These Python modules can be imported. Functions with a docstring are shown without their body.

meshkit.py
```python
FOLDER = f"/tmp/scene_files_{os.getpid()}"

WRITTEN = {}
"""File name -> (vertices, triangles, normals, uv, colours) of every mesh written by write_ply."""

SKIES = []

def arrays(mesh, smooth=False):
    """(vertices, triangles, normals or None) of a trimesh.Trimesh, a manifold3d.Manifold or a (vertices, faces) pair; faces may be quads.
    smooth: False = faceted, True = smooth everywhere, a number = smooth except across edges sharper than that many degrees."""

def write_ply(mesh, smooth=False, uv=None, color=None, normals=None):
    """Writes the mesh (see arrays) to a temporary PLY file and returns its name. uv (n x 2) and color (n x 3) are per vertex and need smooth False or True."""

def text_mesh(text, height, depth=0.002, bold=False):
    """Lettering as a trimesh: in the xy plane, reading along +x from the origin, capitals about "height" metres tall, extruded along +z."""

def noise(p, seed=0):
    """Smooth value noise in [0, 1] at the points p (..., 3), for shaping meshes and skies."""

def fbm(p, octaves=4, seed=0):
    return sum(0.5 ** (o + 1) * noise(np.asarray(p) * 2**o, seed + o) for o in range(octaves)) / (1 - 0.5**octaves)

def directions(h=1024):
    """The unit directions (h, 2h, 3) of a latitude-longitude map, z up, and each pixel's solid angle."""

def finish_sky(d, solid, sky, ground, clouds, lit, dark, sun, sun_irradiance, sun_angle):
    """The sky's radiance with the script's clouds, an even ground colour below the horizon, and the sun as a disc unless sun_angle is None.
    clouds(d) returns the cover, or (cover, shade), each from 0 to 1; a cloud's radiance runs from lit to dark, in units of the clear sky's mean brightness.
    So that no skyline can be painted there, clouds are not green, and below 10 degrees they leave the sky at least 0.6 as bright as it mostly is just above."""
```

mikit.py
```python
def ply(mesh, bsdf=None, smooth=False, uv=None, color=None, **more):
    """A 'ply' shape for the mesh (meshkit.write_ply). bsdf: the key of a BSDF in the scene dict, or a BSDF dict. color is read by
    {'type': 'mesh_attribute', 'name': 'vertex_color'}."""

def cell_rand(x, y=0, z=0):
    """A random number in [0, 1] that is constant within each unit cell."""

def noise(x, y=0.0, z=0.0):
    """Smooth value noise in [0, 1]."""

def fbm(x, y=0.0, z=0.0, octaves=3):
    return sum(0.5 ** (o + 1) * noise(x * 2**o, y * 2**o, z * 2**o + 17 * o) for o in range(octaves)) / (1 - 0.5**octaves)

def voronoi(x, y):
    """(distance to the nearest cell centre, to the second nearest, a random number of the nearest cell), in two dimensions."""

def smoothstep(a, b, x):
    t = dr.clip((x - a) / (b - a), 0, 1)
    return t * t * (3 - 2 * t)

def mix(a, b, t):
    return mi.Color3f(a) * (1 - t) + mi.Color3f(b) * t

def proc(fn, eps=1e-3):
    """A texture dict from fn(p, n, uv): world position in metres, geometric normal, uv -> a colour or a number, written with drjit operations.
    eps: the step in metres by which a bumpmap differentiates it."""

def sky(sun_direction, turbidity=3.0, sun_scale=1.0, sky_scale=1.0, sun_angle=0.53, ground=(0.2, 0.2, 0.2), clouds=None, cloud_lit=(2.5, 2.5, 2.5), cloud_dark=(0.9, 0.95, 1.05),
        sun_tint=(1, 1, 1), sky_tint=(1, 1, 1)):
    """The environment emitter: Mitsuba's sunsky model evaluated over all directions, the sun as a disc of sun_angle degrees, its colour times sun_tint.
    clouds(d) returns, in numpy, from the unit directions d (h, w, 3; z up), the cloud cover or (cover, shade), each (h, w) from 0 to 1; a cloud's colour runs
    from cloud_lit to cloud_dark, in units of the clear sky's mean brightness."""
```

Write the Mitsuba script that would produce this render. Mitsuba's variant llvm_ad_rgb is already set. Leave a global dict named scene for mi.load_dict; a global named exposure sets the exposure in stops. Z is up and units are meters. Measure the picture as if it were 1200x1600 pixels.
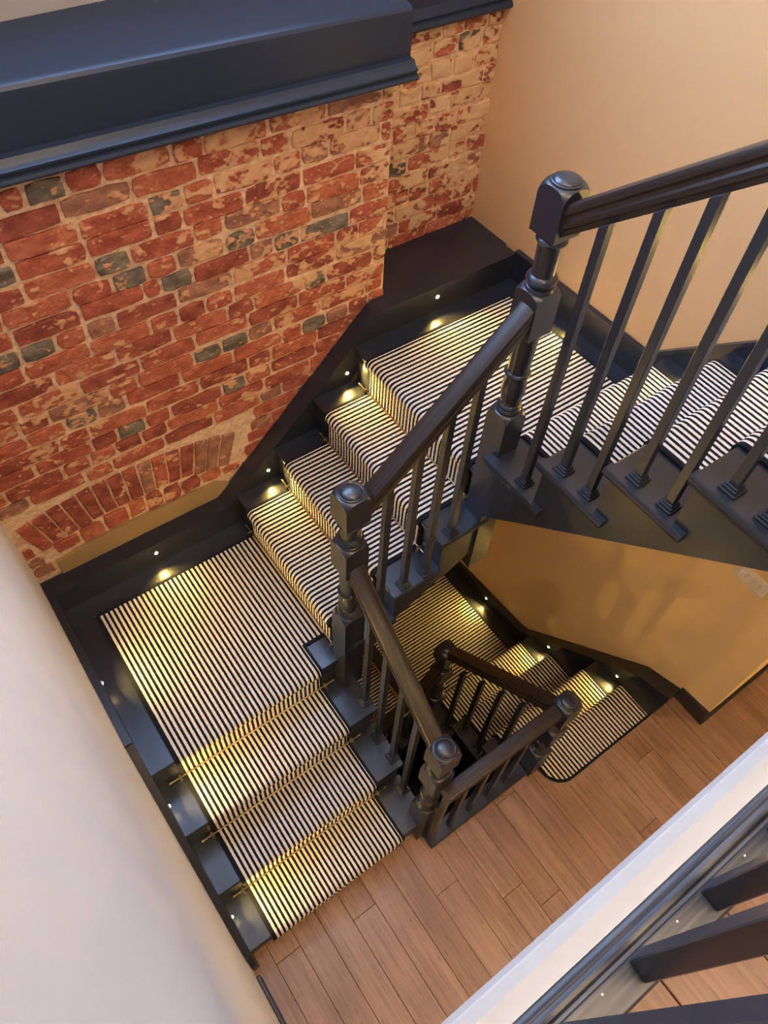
import math, random
import numpy as np, trimesh, manifold3d as m3
import shapely
from shapely.geometry import Polygon, LineString, box as sbox
import drjit as dr, mitsuba as mi, mikit, meshkit
from mikit import proc, noise, fbm, voronoi, cell_rand, smoothstep, mix

rng = random.Random(7)
T = mi.ScalarTransform4f
scene, labels = {'type': 'scene'}, {}

# ------------------------------------------------------------------ camera, light, exposure
EYE = np.array([0.1061, -1.9377, 3.6422])
def rotvec(a, b, c):
    v = np.array([a, b, c]); t = np.linalg.norm(v); k = v / t
    K = np.array([[0, -k[2], k[1]], [k[2], 0, -k[0]], [-k[1], k[0], 0]])
    return np.eye(3) + math.sin(t) * K + (1 - math.cos(t)) * K @ K
CAM = rotvec(2.4282, -0.7581, 0.3079)          # rows: right, down, forward
scene['camera'] = {'type': 'perspective', 'fov': 2 * math.degrees(math.atan(600 / 1175.2)), 'fov_axis': 'x',
                   'to_world': T().look_at(origin=EYE.tolist(), target=(EYE + CAM[2]).tolist(), up=(-CAM[1]).tolist()), 'near_clip': 0.02}
exposure = 0.1
UNSEEN_PANEL = (11.5, 8.3, 5.0)      # two unseen flat ceiling lights, placed to light stairwell and brickwork
UNSEEN_WINDOW = (6.4, 10.4, 18.2)      # daylight of an unseen window over the navy ledge, cooling treads and left wall
UNSEEN_PENDANT = (17.0, 9.6, 3.4)     # warm pendant bulbs out of view, placed to light right wall and recess
UNSEEN_HALL = (690.0, 470.0, 235.0)    # unseen downlights in the lower hall ceiling, placed to light floor and gold wall
LED = (1.05, .66, .16)        # beam of a little step light
LENS = (45.0, 32.0, 12.0)       # and its bright lens

# ------------------------------------------------------------------ dimensions found from the photograph
R = 0.19                         # riser
YA, GA, YL1 = -1.463, 0.209, -0.836
XB, GB, XL2 = 0.844, 0.206, 1.461
YC, GC = -0.859, 0.211
XAO, YBO, XCO = 0.892, -0.889, 1.402
CA = (0.094, 0.752); CB = (-0.756, -0.096); CC = (1.573, 2.234)
ZU, CEIL = 2.66, 5.2
STORY = 12 * R
XW = 2.34
XLW = -0.03

# ------------------------------------------------------------------ materials
def rgb(*c): return {'type': 'rgb', 'value': list(c)}
def srgb(r, g, b): return [((c / 255) / 12.92 if c < 10 else ((c / 255 + .055) / 1.055) ** 2.4) for c in (r, g, b)]
def mat(key, base, rough=.5, two=True, **kw):
    b = {'type': 'principled', 'base_color': base if isinstance(base, dict) else rgb(*base), 'roughness': rough if isinstance(rough, dict) else float(rough), **kw}
    scene[key] = {'type': 'twosided', 'bsdf': b} if two else b
def bump(key, base, rough, fn, scale, eps=1e-3, **kw):
    scene[key] = {'type': 'twosided', 'bsdf': {'type': 'bumpmap', 'tex': proc(fn, eps), 'scale': scale,
        'bsdf': {'type': 'principled', 'base_color': base, 'roughness': rough, **kw}}}

def paint_tex(p, n, uv):
    t = fbm(p.x * 3, p.y * 3, p.z * 3)
    return mix((.0115, .0145, .022), (.015, .019, .028), t)
mat('m_navy', proc(paint_tex), .31, specular=.65)
mat('m_navy_soft', (.019, .028, .047), .33, specular=.3)
mat('m_cream_warm_lit', (.64, .405, .20), .75, specular=.25)  # beige wall paint, its orange tone carrying the warm light on the upper wall
mat('m_cream_gold_lit', (.78, .575, .315), .75, specular=.25)  # same beige paint, lightened and yellowed to carry the golden light below
mat('m_fascia', (.62, .485, .325), .7, specular=.25)
mat('m_white_wall', (.465, .455, .43), .7, specular=.3)
mat('m_white_trim', (.53, .515, .475), .5, specular=.4)
mat('m_grey_wall', (.36, .33, .29), .8, specular=.2)
mat('m_ceiling', (.78, .77, .75), .8, specular=.2)
mat('m_brass', (.62, .47, .26), .22, metallic=1.0)
mat('m_steel', (.55, .54, .52), .3, metallic=1.0)
mat('m_plastic', (.80, .77, .72), .35, specular=.5)
mat('m_tile_dark', (.012, .014, .02), .3)
mat('m_tile_light', (.35, .37, .40), .35)
mat('m_gap', (.02, .014, .01), .9)
mat('m_binding', (.012, .013, .018), .95, specular=.1)
mat('m_fitting', (.7, .7, .69), .4)

def kerb_tex(p, n, uv):
    return mix((.020, .022, .027), (.075, .068, .060), smoothstep(.35, .85, .6 * noise(p.x * 7, p.y * 330, p.z * 330) + .4 * fbm(p.x * 12, p.y * 40, p.z * 40)))
mat('m_kerb', proc(kerb_tex), .38, specular=.6)
def oak(axis):
    def f(p, n, uv):
        a = (p.x, p.y, p.z)
        # grain runs along the rail: stretched noise
        if axis == 'x': l, u, v = p.x, p.y, p.z - p.x * .9
        elif axis == 'y': l, u, v = p.y, p.x, p.z + p.y * .87
        elif axis == 'y2': l, u, v = p.y, p.x, p.z - p.y * .893
        else: l, u, v = p.x, p.y, p.z
        g = noise(l * 14, u * 420, v * 420)
        h = noise(l * 4, u * 120, v * 120)
        c = mix((.015, .0105, .0095), (.034, .022, .0165), smoothstep(.25, .8, .55 * g + .45 * h))
        return c
    return f
mat('m_oak_x', proc(oak('x')), .36, specular=.5)
mat('m_oak_y', proc(oak('y')), .33, specular=.5)
mat('m_oak_y2', proc(oak('y2')), .36, specular=.5)
mat('m_oak_level', proc(oak('l')), .40, specular=.5)

PITCH = 0.0208
def stripe_tex(p, n, uv):
    q = uv.x / PITCH
    wob = .06 * (noise(uv.x * 900, uv.y * 260, 3.1) - .5)
    s = dr.abs(q - dr.floor(q) - .5) + wob           # 0 in the middle of a white stripe
    w = 1 - smoothstep(.225, .285, s)
    fleck = .86 + .22 * noise(uv.x * 420, uv.y * 420, 1.0)
    return mix((.0105, .0115, .016), mi.Color3f(.72, .685, .62) * fleck, w)
mat('m_carpet', proc(stripe_tex), .95, specular=.08, sheen=.3)

def plank_tex(seed, lo, hi):
    def f(p, n, uv):
        g = noise(p.x * 260, p.y * 9 + seed * 7, seed)
        h = fbm(p.x * 60, p.y * 3.0 + seed, seed * 3.0)
        k = noise(p.x * 11, p.y * 5.5, seed * 5.0)
        c = mix(lo, hi, smoothstep(.15, .85, .3 * g + .4 * h + .35 * k))
        pore = smoothstep(.80, .93, noise(p.x * 520, p.y * 22, 9.0 + seed))
        return c * (1 - .35 * pore)
    return f
PLANKS = [((.205, .112, .072), (.34, .205, .138)), ((.215, .120, .078), (.355, .218, .15)), ((.19, .102, .064), (.32, .188, .124)), ((.225, .128, .086), (.365, .228, .162))]
for i, (lo, hi) in enumerate(PLANKS):
    mat('m_plank%d' % i, proc(plank_tex(float(i + 1), lo, hi)), .42, specular=.45)

def crust(p):
    """How much old plaster clings to the brickwork: a lot in the recess, a good deal on the right of the main face."""
    n1 = fbm(p.x * 14, p.y * 5, p.z * 15, 3)
    n2 = fbm(p.x * 48 + 3, p.y * 5, p.z * 52, 2)
    n3 = noise(p.x * 3.1, p.y, p.z * 3.3)
    bias = .075 * smoothstep(.75, 1.15, p.x + .35 * (n3 - .5)) * smoothstep(1.6, 1.95, p.z) + .05 * smoothstep(1.42, 1.6, p.x) * smoothstep(1.6, 1.8, p.z) * smoothstep(.3, .2, p.y) + .062 * smoothstep(.2, .3, p.y) - .02
    bias += .06 * smoothstep(1.09, 1.06, p.z) * smoothstep(1.0, .9, p.x)
    return .55 * n1 + .33 * n2 + .12 * n3 + bias
def brick_tex(seed, a, b):
    def f(p, n, uv):
        s = fbm(p.x * 26, p.y * 9 + seed, p.z * 30, 3)
        sp = noise(p.x * 150, p.y * 80, p.z * 150)
        c = mix(a, b, smoothstep(.2, .8, s)) * (.80 + .4 * sp)
        m = smoothstep(.555, .60, crust(p))
        chip = smoothstep(.68, .76, .5 * noise(p.x * 95, p.y * 30, p.z * 110 + 5) + .5 * noise(p.x * 38, p.y * 30, p.z * 60 + 9))
        pl = mix(mix((.50, .215, .11), (.66, .335, .175), fbm(p.x * 40, p.y, p.z * 40)), mix((.58, .385, .20), (.78, .55, .31), fbm(p.x * 40, p.y, p.z * 40)), smoothstep(.58, .66, crust(p)) * .5 + .5 * smoothstep(1.5, 1.68, p.x))
        return mix(c, pl, dr.maximum(m * .9, chip * .8))
    return f
def brick_bump(p, n, uv):
    zone = smoothstep(.9, 1.25, p.x) * smoothstep(1.6, 1.9, p.z)
    return fbm(p.x * 75, p.y * 60, p.z * 75, 2) + (.7 + 1.3 * zone) * smoothstep(.54, .62, crust(p)) + 2.2 * zone * fbm(p.x * 24, p.y * 9, p.z * 24, 2)
BRICKS = [((.27, .060, .035), (.45, .125, .072)), ((.33, .082, .043), (.50, .16, .085)), ((.20, .046, .032), (.36, .098, .060)),
          ((.23, .10, .066), (.39, .18, .11)), ((.085, .066, .052), (.235, .185, .14))]
for i, (a, b) in enumerate(BRICKS):
    bump('m_brick%d' % i, proc(brick_tex(float(i) * 3.7, a, b)), .86, brick_bump, .0045, 1.5e-3, specular=.2)
def mortar_tex(p, n, uv):
    s = fbm(p.x * 60, p.y * 60, p.z * 60, 3)
    c = mix((.60, .39, .235), (.86, .62, .40), smoothstep(.2, .8, s))
    return mix(c, (.46, .17, .085), .40 * smoothstep(.6, .75, fbm(p.x * 21, p.y * 9, p.z * 23 + 4)))
bump('m_mortar', proc(mortar_tex), .95, lambda p, n, uv: fbm(p.x * 120, p.y * 90, p.z * 120, 3), .005, 1.2e-3, specular=.1)
bump('m_render_strip', rgb(.33, .215, .095), .92, lambda p, n, uv: fbm(p.x * 30, p.y * 30, p.z * 40, 3), .006, 1.5e-3, specular=.1)

# ------------------------------------------------------------------ helpers
used = {}
def numbered(name):
    k = used.get(name, 0); used[name] = k + 1
    return name if k == 0 else '%s_%03d' % (name, k)
def tag(key, label=None, cat=None, group=None, kind=None):
    d = labels.setdefault(key, {})
    for a, b in (('label', label), ('category', cat), ('group', group), ('kind', kind)):
        if b: d[a] = b
def thing(name, label, cat, group=None):
    k = numbered(name); tag(k, label, cat, group); return k
def ref(b): return {'type': 'ref', 'id': b}
def add(name, mesh, bsdf, parent=None, smooth=False, label=None, **kw):
    key = numbered((parent + '__' if parent else '') + name)
    scene[key] = mesh if isinstance(mesh, dict) else mikit.ply(mesh, bsdf, smooth, **kw)
    if label: tag(key, label)
    return key
def struct(name, mesh, bsdf, label=None, smooth=False):
    k = add(name, mesh, bsdf, None, smooth); tag(k, label, None, None, 'structure'); return k
def part(parent, name, mesh, bsdf, smooth=False, label=None, **kw): return add(name, mesh, bsdf, parent, smooth, label, **kw)
def moved(shape, dx=0, dy=0, dz=0):
    return {**shape, 'to_world': T().translate([dx, dy, dz]) @ shape.get('to_world', T())}
def copy_thing(root, dx, dy, dz, label, group=None, skip=()):
    name = root.rsplit('_', 1)[0] if root[-3:].isdigit() else root
    new = thing(name, label, labels[root]['category'], group or labels[root].get('group'))
    for k in [k for k in scene if k.startswith(root + '__')]:
        scene[new + k[len(root):]] = moved(scene[k], dx, dy, dz)
    if root in scene: scene[new] = moved(scene[root], dx, dy, dz)
    return new

def cbox(x0, x1, y0, y1, z0, z1, c=.002):
    """A box with chamfered edges."""
    c = min(c, abs(x1 - x0) / 3, abs(y1 - y0) / 3, abs(z1 - z0) / 3)
    pts = []
    for x, sx in ((x0, 1), (x1, -1)):
        for y, sy in ((y0, 1), (y1, -1)):
            for z, sz in ((z0, 1), (z1, -1)):
                pts += [(x + sx * c, y + sy * c, z), (x + sx * c, y, z + sz * c), (x, y + sy * c, z + sz * c)]
    return trimesh.convex.convex_hull(np.array(pts))
def pbox(x0, x1, y0, y1, z0, z1):
    return trimesh.creation.box(bounds=[[x0, y0, z0], [x1, y1, z1]])
def join(*ms): return trimesh.util.concatenate(list(ms))
def prism(poly, axis, a0, a1):
    """poly in (x,z) for axis y, (y,z) for axis x, (x,y) for axis z, drawn out from a0 to a1."""
    polys = [poly] if poly.geom_type == 'Polygon' else [g for g in poly.geoms if g.geom_type == 'Polygon']
    out = []
    for g in polys:
        m = trimesh.creation.extrude_polygon(g, abs(a1 - a0), engine='earcut')
        v = m.vertices.copy(); lo = min(a0, a1)
        if axis == 'z': w = np.c_[v[:, 0], v[:, 1], v[:, 2] + lo]
        elif axis == 'y': w = np.c_[v[:, 0], v[:, 2] + lo, v[:, 1]]
        else: w = np.c_[v[:, 2] + lo, v[:, 0], v[:, 1]]
        m = trimesh.Trimesh(w, m.faces, process=False)
        if m.volume < 0: m.invert()
        out.append(m)
    return join(*out)
def lathe(profile, seg=40):
    """(radius, z) pairs from bottom to top, closed on the axis; a Manifold standing on z."""
    pts = [(0, profile[0][1])] + [tuple(p) for p in profile] + [(0, profile[-1][1])]
    return m3.CrossSection([pts]).revolve(seg)
def to_tri(man):
    m = man.to_mesh(); return trimesh.Trimesh(m.vert_properties[:, :3], m.tri_verts, process=False)
def tube(points, r, seg=10):
    """Straight tube between two points."""
    a, b = np.array(points[0], float), np.array(points[1], float)
    m = trimesh.creation.cylinder(radius=r, segment=[a, b], sections=seg)
    return m

# ------------------------------------------------------------------ the shell: walls, floors, ceilings
struct('wall_left', pbox(XLW - .12, XLW, -4, .6, -2.4, CEIL), 'm_white_wall', 'pale plastered wall on the left of the stair')
struct('wall_right', join(pbox(XW, XW + .12, -1.5, .6, .9, CEIL), pbox(XW, XW + .12, -1.855, -1.5, 1.95, CEIL), pbox(XW, XW + .12, -4, -1.855, 2.03, CEIL)), 'm_cream_warm_lit', 'beige plastered wall above the upper flight')
def lower_wall():
    f = lambda y: 2.285 + .048 * (-y - .5)
    ms = []
    for y0, y1, top in ((.6, -.9, 1.33), (-.9, -1.2, 1.52), (-1.2, -1.5, 1.80), (-1.5, -1.855, 2.03)):
        ms.append(prism(Polygon([(f(y0), y0), (f(y1), y1), (2.6, y1), (2.6, y0)]), 'z', -2.4, top))
    ms.append(pbox(2.35, 4.1, -1.855, -1.7, -.2, 2.1))
    return join(*ms)
struct('wall_stairwell', lower_wall(), 'm_cream_gold_lit', 'beige wall under the upper flight beside the lower stair')
struct('wall_front', pbox(-.15, 4.2, -4.1, -4, -2.4, CEIL), 'm_white_wall')
struct('wall_hall', pbox(4.1, 4.2, -4, -1.7, -.2, 2.2), 'm_cream_warm_lit')
WX0, WX1, WZ0, WZ1 = .06, 1.86, 3.45, 5.0
struct('wall_back_upper', prism(sbox(-.15, 2.7, XW + .12, CEIL).difference(sbox(WX0, WZ0, WX1, WZ1)), 'y', .37, .5), 'm_grey_wall', 'grey plastered wall above the navy boxed ledge')
def window():  # window out of view; its glowing pane gives the cool light and reflections
    k = struct('window_1', prism(sbox(WX0 - .05, WZ0 - .05, WX1 + .05, WZ1 + .05).difference(sbox(WX0 + .03, WZ0 + .03, WX1 - .03, WZ1 - .03)), 'y', .355, .40), 'm_white_trim', 'unseen daylit window above the navy ledge')
    xs, zs = np.linspace(WX0 + .015, WX1 - .015, 4), np.linspace(WZ0 + .015, WZ1 - .015, 4)
    for x in xs[1:-1]: part(k, 'glazing_bar', cbox(x - .014, x + .014, .385, .415, WZ0, WZ1, .003), 'm_white_trim')
    for z in zs[1:-1]: part(k, 'glazing_bar', cbox(WX0, WX1, .388, .412, z - .014, z + .014, .003), 'm_white_trim')
    q = trimesh.Trimesh([(WX0, .43, WZ0), (WX1, .43, WZ0), (WX1, .43, WZ1), (WX0, .43, WZ1)], [(0, 1, 2), (0, 2, 3)], process=False)
    g = part(k, 'lit_pane', q, 'm_plastic'); scene[g]['emitter'] = {'type': 'area', 'radiance': rgb(*UNSEEN_WINDOW), 'sampling_weight': 2.0}
struct('ceiling', pbox(-.15, XW + .12, -4.1, .6, CEIL, CEIL + .1), 'm_ceiling')
struct('wall_back_lower', pbox(-.15, XW + .3, .0, .12, -2.4, .60), 'm_cream_warm_lit')
# slab between lower hall and upper floor; its edge is the beige fascia of the stairwell
slab = Polygon([(XLW, -4), (4.1, -4), (4.1, -1.9), (XW, -1.9), (XW, -1.93), (XCO + .02, -1.93), (XCO + .02, -2.027), (XLW, -2.027)])
struct('ceiling_hall', prism(slab, 'z', 2.03, ZU - .02), 'm_fascia', 'beige plastered edge of the upper floor above the stairwell')
struct('trim_fascia', cbox(XLW, XCO + .02, -2.03, -2.005, 2.03, 2.25, .003), 'm_white_trim', 'white band along the bottom of the beige floor edge')
struct('trim_bead', cbox(XLW, XCO + .02, -2.03, -2.0225, 2.695, 2.705, .002), 'm_white_trim')

def planks(parent, region, z, x0, x1, y0, y1, w, thick, seed):
    """Boards running along y, each its own piece, cut to the region."""
    r = random.Random(seed)
    i, x = 0, x0
    while x < x1:
        y = y0 - r.random() * .9
        while y < y1:
            ln = r.choice((.75, .9, 1.05, 1.2))
            b = sbox(x + .0008, y + .0008, x + w - .0008, y + ln - .0008).intersection(region)
            y += ln
            if b.is_empty or b.area < 4e-4: continue
            for g in getattr(b, 'geoms', [b]):
                if g.geom_type != 'Polygon' or g.area < 4e-4: continue
                g2 = g.buffer(-.0012)
                dz = r.random() * .0004
                if len(g.exterior.coords) == 5 and not g2.is_empty and g2.geom_type == 'Polygon':
                    bx = g.bounds; m = cbox(bx[0], bx[2], bx[1], bx[3], z - thick, z + dz, .0012)
                else: m = prism(g, 'z', z - thick, z + dz)
                part(parent, 'plank', m, 'm_plank%d' % r.randrange(4))
        x += w; i += 1
opening = Polygon([(XLW - .1, -1.40), (.86, -1.40), (.86, -1.49), (1.478, -1.49), (1.478, 0), (4, 0), (4, 1), (XLW - .1, 1)]).union(
    sbox(1.60, -1.69, 2.337, 0)).union(sbox(1.498, -1.57, 2.0, 0)).union(Polygon([(1.618 + .12 * math.cos(t), -1.57 + .12 * math.sin(t)) for t in np.linspace(math.pi, 1.5 * math.pi, 12)] + [(1.618, -1.5)]))
floor_region = sbox(XLW, -2.75, 4.1, -1.40).difference(opening).difference(sbox(2.337, -1.855, 4.2, 0))
struct('floor', join(prism(sbox(XLW, -4, 4.1, -1.41).difference(opening).difference(sbox(2.337, -1.855, 4.2, 0)), 'z', -.2, -.012)), 'm_gap', 'warm brown wood plank floor of the hall')
planks('floor', floor_region, 0.0, XLW - .03, 4.1, -2.75, -1.3, .117, .011, 5)
up_region = sbox(XLW, -3.1, XW, -2.079)
struct('floor_upper', join(pbox(XLW, XW, -4, -2.06, ZU - .03, ZU - .012), pbox(XCO + .02, XW, -2.06, -1.93, ZU - .03, ZU - .012)), 'm_gap', 'wood plank floor of the upper landing behind the kerb')
planks('floor_upper', up_region, ZU, XLW, XW, -3.1, -2.0, .117, .011, 9)
struct('floor_basement', pbox(XLW, 2.4, -4, .2, -2 * STORY / 2 - .06, -STORY - .008), 'm_tile_dark', 'black and white tiled floor at the bottom of the stair')
for i in range(-2, 14):
    for j in range(-2, 14):
        cx, cy = .72 + (i - j) * .052, -2.35 + (i + j) * .052
        if .0 < cx < 2.25 and -2.6 < cy < -.05:
            d = .0345
            m = trimesh.creation.extrude_polygon(Polygon([(cx - d, cy), (cx, cy - d), (cx + d, cy), (cx, cy + d)]), .008, engine='earcut')
            m.apply_translation([0, 0, -STORY - .008]); part('floor_basement', 'tile', m, 'm_tile_light')

window()
# ------------------------------------------------------------------ brick wall
def brick_mesh(poly, y, r, proud=.006, back=.02):
    """One brick of the wall: a slightly ragged outline (x,z), its arris worn round, its face a little uneven."""
    p = np.array(poly, float); n = len(p); c = p.mean(0)
    ins = c + (p - c) * (1 - .006 / np.maximum(np.linalg.norm(p - c, axis=1, keepdims=True), .02))
    tilt = (r.random() - .5) * .05, (r.random() - .5) * .05
    off = r.random() * .004
    def yy(q, d): return y - d - off * 1.0 + (q[:, 0] - c[0]) * tilt[0] + (q[:, 1] - c[1]) * tilt[1]
    rim = np.c_[p[:, 0], yy(p, proud * .35), p[:, 1]]
    top = np.c_[ins[:, 0], yy(ins, proud) + np.array([(r.random() - .5) * .002 for _ in range(n)]), ins[:, 1]]
    bot = np.c_[p[:, 0], np.full(n, y + back), p[:, 1]]
    mid = np.array([[c[0], y - proud - off - .0005, c[1]]])
    v = np.vstack([bot, rim, top, mid]); f = []
    for k in range(n):
        l = (k + 1) % n
        f += [(k, l, n + l), (k, n + l, n + k), (n + k, n + l, 2 * n + l), (n + k, 2 * n + l, 2 * n + k), (2 * n + k, 2 * n + l, 3 * n)]
    m = trimesh.Trimesh(v, f, process=False)
    if m.face_normals[-1][1] > 0: m.invert()
    return m
def ragged(x0, x1, z0, z1, r, j=.0028):
    """Outline of a worn brick, 10 to 12 points."""
    k = 3 if x1 - x0 > .15 else 2
    top = [(x1 + (x0 - x1) * t, z1) for t in [i / (k + 1) for i in range(1, k + 1)]]
    bot = [(x0 + (x1 - x0) * t, z0) for t in [i / (k + 1) for i in range(1, k + 1)]]
    pts = [(x0, z0), *bot, (x1, z0), (x1, (z0 + z1) / 2), (x1, z1), *top, (x0, z1), (x0, (z0 + z1) / 2)]
    cx, cz = (x0 + x1) / 2, (z0 + z1) / 2
    out = []
    for i, (x, z) in enumerate(pts):
        corner = (abs(x - cx) > .49 * (x1 - x0)) and (abs(z - cz) > .49 * (z1 - z0))
        g = .0035 if corner else 0
        out.append((x + (r.random() - .5) * 2 * j - g * np.sign(x - cx), z + (r.random() - .5) * 2 * j - g * np.sign(z - cz)))
    return out
YF, YN = .09, .33            # faces of the main brickwork and of the recess
struct('wall_brick', join(pbox(XLW - .02, 1.665, YF + .0035, .40, .60, 2.58)), 'm_mortar', 'old red brick wall with pale mortar and a shallow relieving arch')
struct('wall_recess', join(pbox(1.66, XW + .05, YN + .0035, .5, .6, 2.56)), 'm_mortar', 'recessed red brickwork thick with old plaster remains')
def pick(r, dark=.055):
    u = r.random()
    return 4 if u < dark else r.choices((0, 1, 2, 3), (4, 3, 2.4, 1.4))[0]
def string_top(x):           # upper edge of the painted string on the brick wall
    return min(1.645, max(.90, .95 + (x - XB) * .922 + .055))
rb = random.Random(11)
H = .0685
AC, AZ, AR = .445, -.40, 1.62       # arch: centre and middle radius of the voussoir band
FLARED = [(0.588, 2.222), (0.659, 2.155), (0.809, 2.065), (0.906, 1.693), (0.366, 1.647), (0.525, 1.500), (1.051, 2.152), (1.233, 2.055), (1.324, 1.620), (0.247, 2.017), (0.500, 2.489), (0.843, 2.352), (0.972, 1.534)]      # the grey flared headers of the main face
FLARED_RECESS = [(2.191, 2.412), (1.876, 2.005), (2.067, 2.327)]
def lay(parent, xa, xb, z, y, r, dark, keep, j=.0028, hdr=.3, start=0.0):
    x = xa - start
    while x < xb - .02:
        ln = .102 if r.random() < hdr else .212
        ln += (r.random() - .5) * .012
        if x + ln + .03 > xb: ln = xb - x
        a, b = max(x, xa), min(x + ln, xb)
        for fx, fz in (FLARED if y < .2 else FLARED_RECESS):     # a flared header starts where the wall has one
            if z <= fz < z + H and a - .04 < fx < b + .02 and b - a > .13:
                if fx - a > .10: b = fx - .055; ln = b - x
                else: b = min(a + .112, xb); ln = b - x
                break
        if b - a > .03 and keep(a, b, z):
            dz = .0035 * math.sin(a * 4.3 + z * 31) + .002 * math.sin(a * 11 + z * 57)
            m = brick_mesh(ragged(a + .0045, b - .0045, z + .0055 + dz, z + H - .0045 + dz, r, j), y, r, .0025 if y > .2 or (a > 1.0 and z > 1.65) else .0032)
            part(parent, 'brick', m, 'm_brick%d' % (4 if b - a < .16 and any(z <= fz < z + H and a - .03 < fx < b + .03 for fx, fz in (FLARED if y < .2 else FLARED_RECESS)) else pick(r, .012)))
        x += ln + .002
def outside_arch(a, b, z):
    if z + H < string_top(max(a, -.02)) - .03: return False
    if z < 1.327:
        zc = z + H / 2
        xl = AC - (zc - AZ) * math.tan(math.radians(15.5)) - .012
        xr = AC + (zc - AZ) * math.tan(math.radians(18.2)) + .012
        return b <= xl + .03 or a >= xr - .02
    return True
k = 0
z = 1.335 - 6 * H
while z < 2.56:
    xs, xe = XLW, 1.665 + (rb.random() - .5) * .012
    if z < 1.327:
        zc = z + H / 2
        xl = AC - (zc - AZ) * math.tan(math.radians(15.5)) - .012
        xr = AC + (zc - AZ) * math.tan(math.radians(18.2)) + .012
        if xl > XLW + .03: lay('wall_brick', XLW, xl, z, YF, rb, .1, outside_arch, start=0)
        lay('wall_brick', xr, xe, z, YF, rb, .1, outside_arch, start=0)
    else:
        lay('wall_brick', xs, xe, z, YF, rb, .11, outside_arch, start=rb.random() * .17)
    z += H
nv = 15
for i in range(nv):          # voussoirs on edge
    t0, t1 = [math.radians(-15.3 + 31.5 * (i + q) / nv) for q in (.08, .92)]
    ra, rbig = AR - .092 + rb.random() * .006, AR + .088 + rb.random() * .006
    P = lambda t, q: (AC + q * math.sin(t) * 1.0, AZ + q * math.cos(t))
    pts = []
    for q in np.linspace(ra, rbig, 4): pts.append(P(t1, q))
    for q in np.linspace(rbig, ra, 4): pts.append(P(t0, q))
    pts = [(x + (rb.random() - .5) * .005, zz + (rb.random() - .5) * .005) for x, zz in pts]
    part('wall_brick', 'brick', brick_mesh(pts[::-1], YF, rb), 'm_brick%d' % rb.choice((0, 2, 2, 2, 3)))
x = .09
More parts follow.
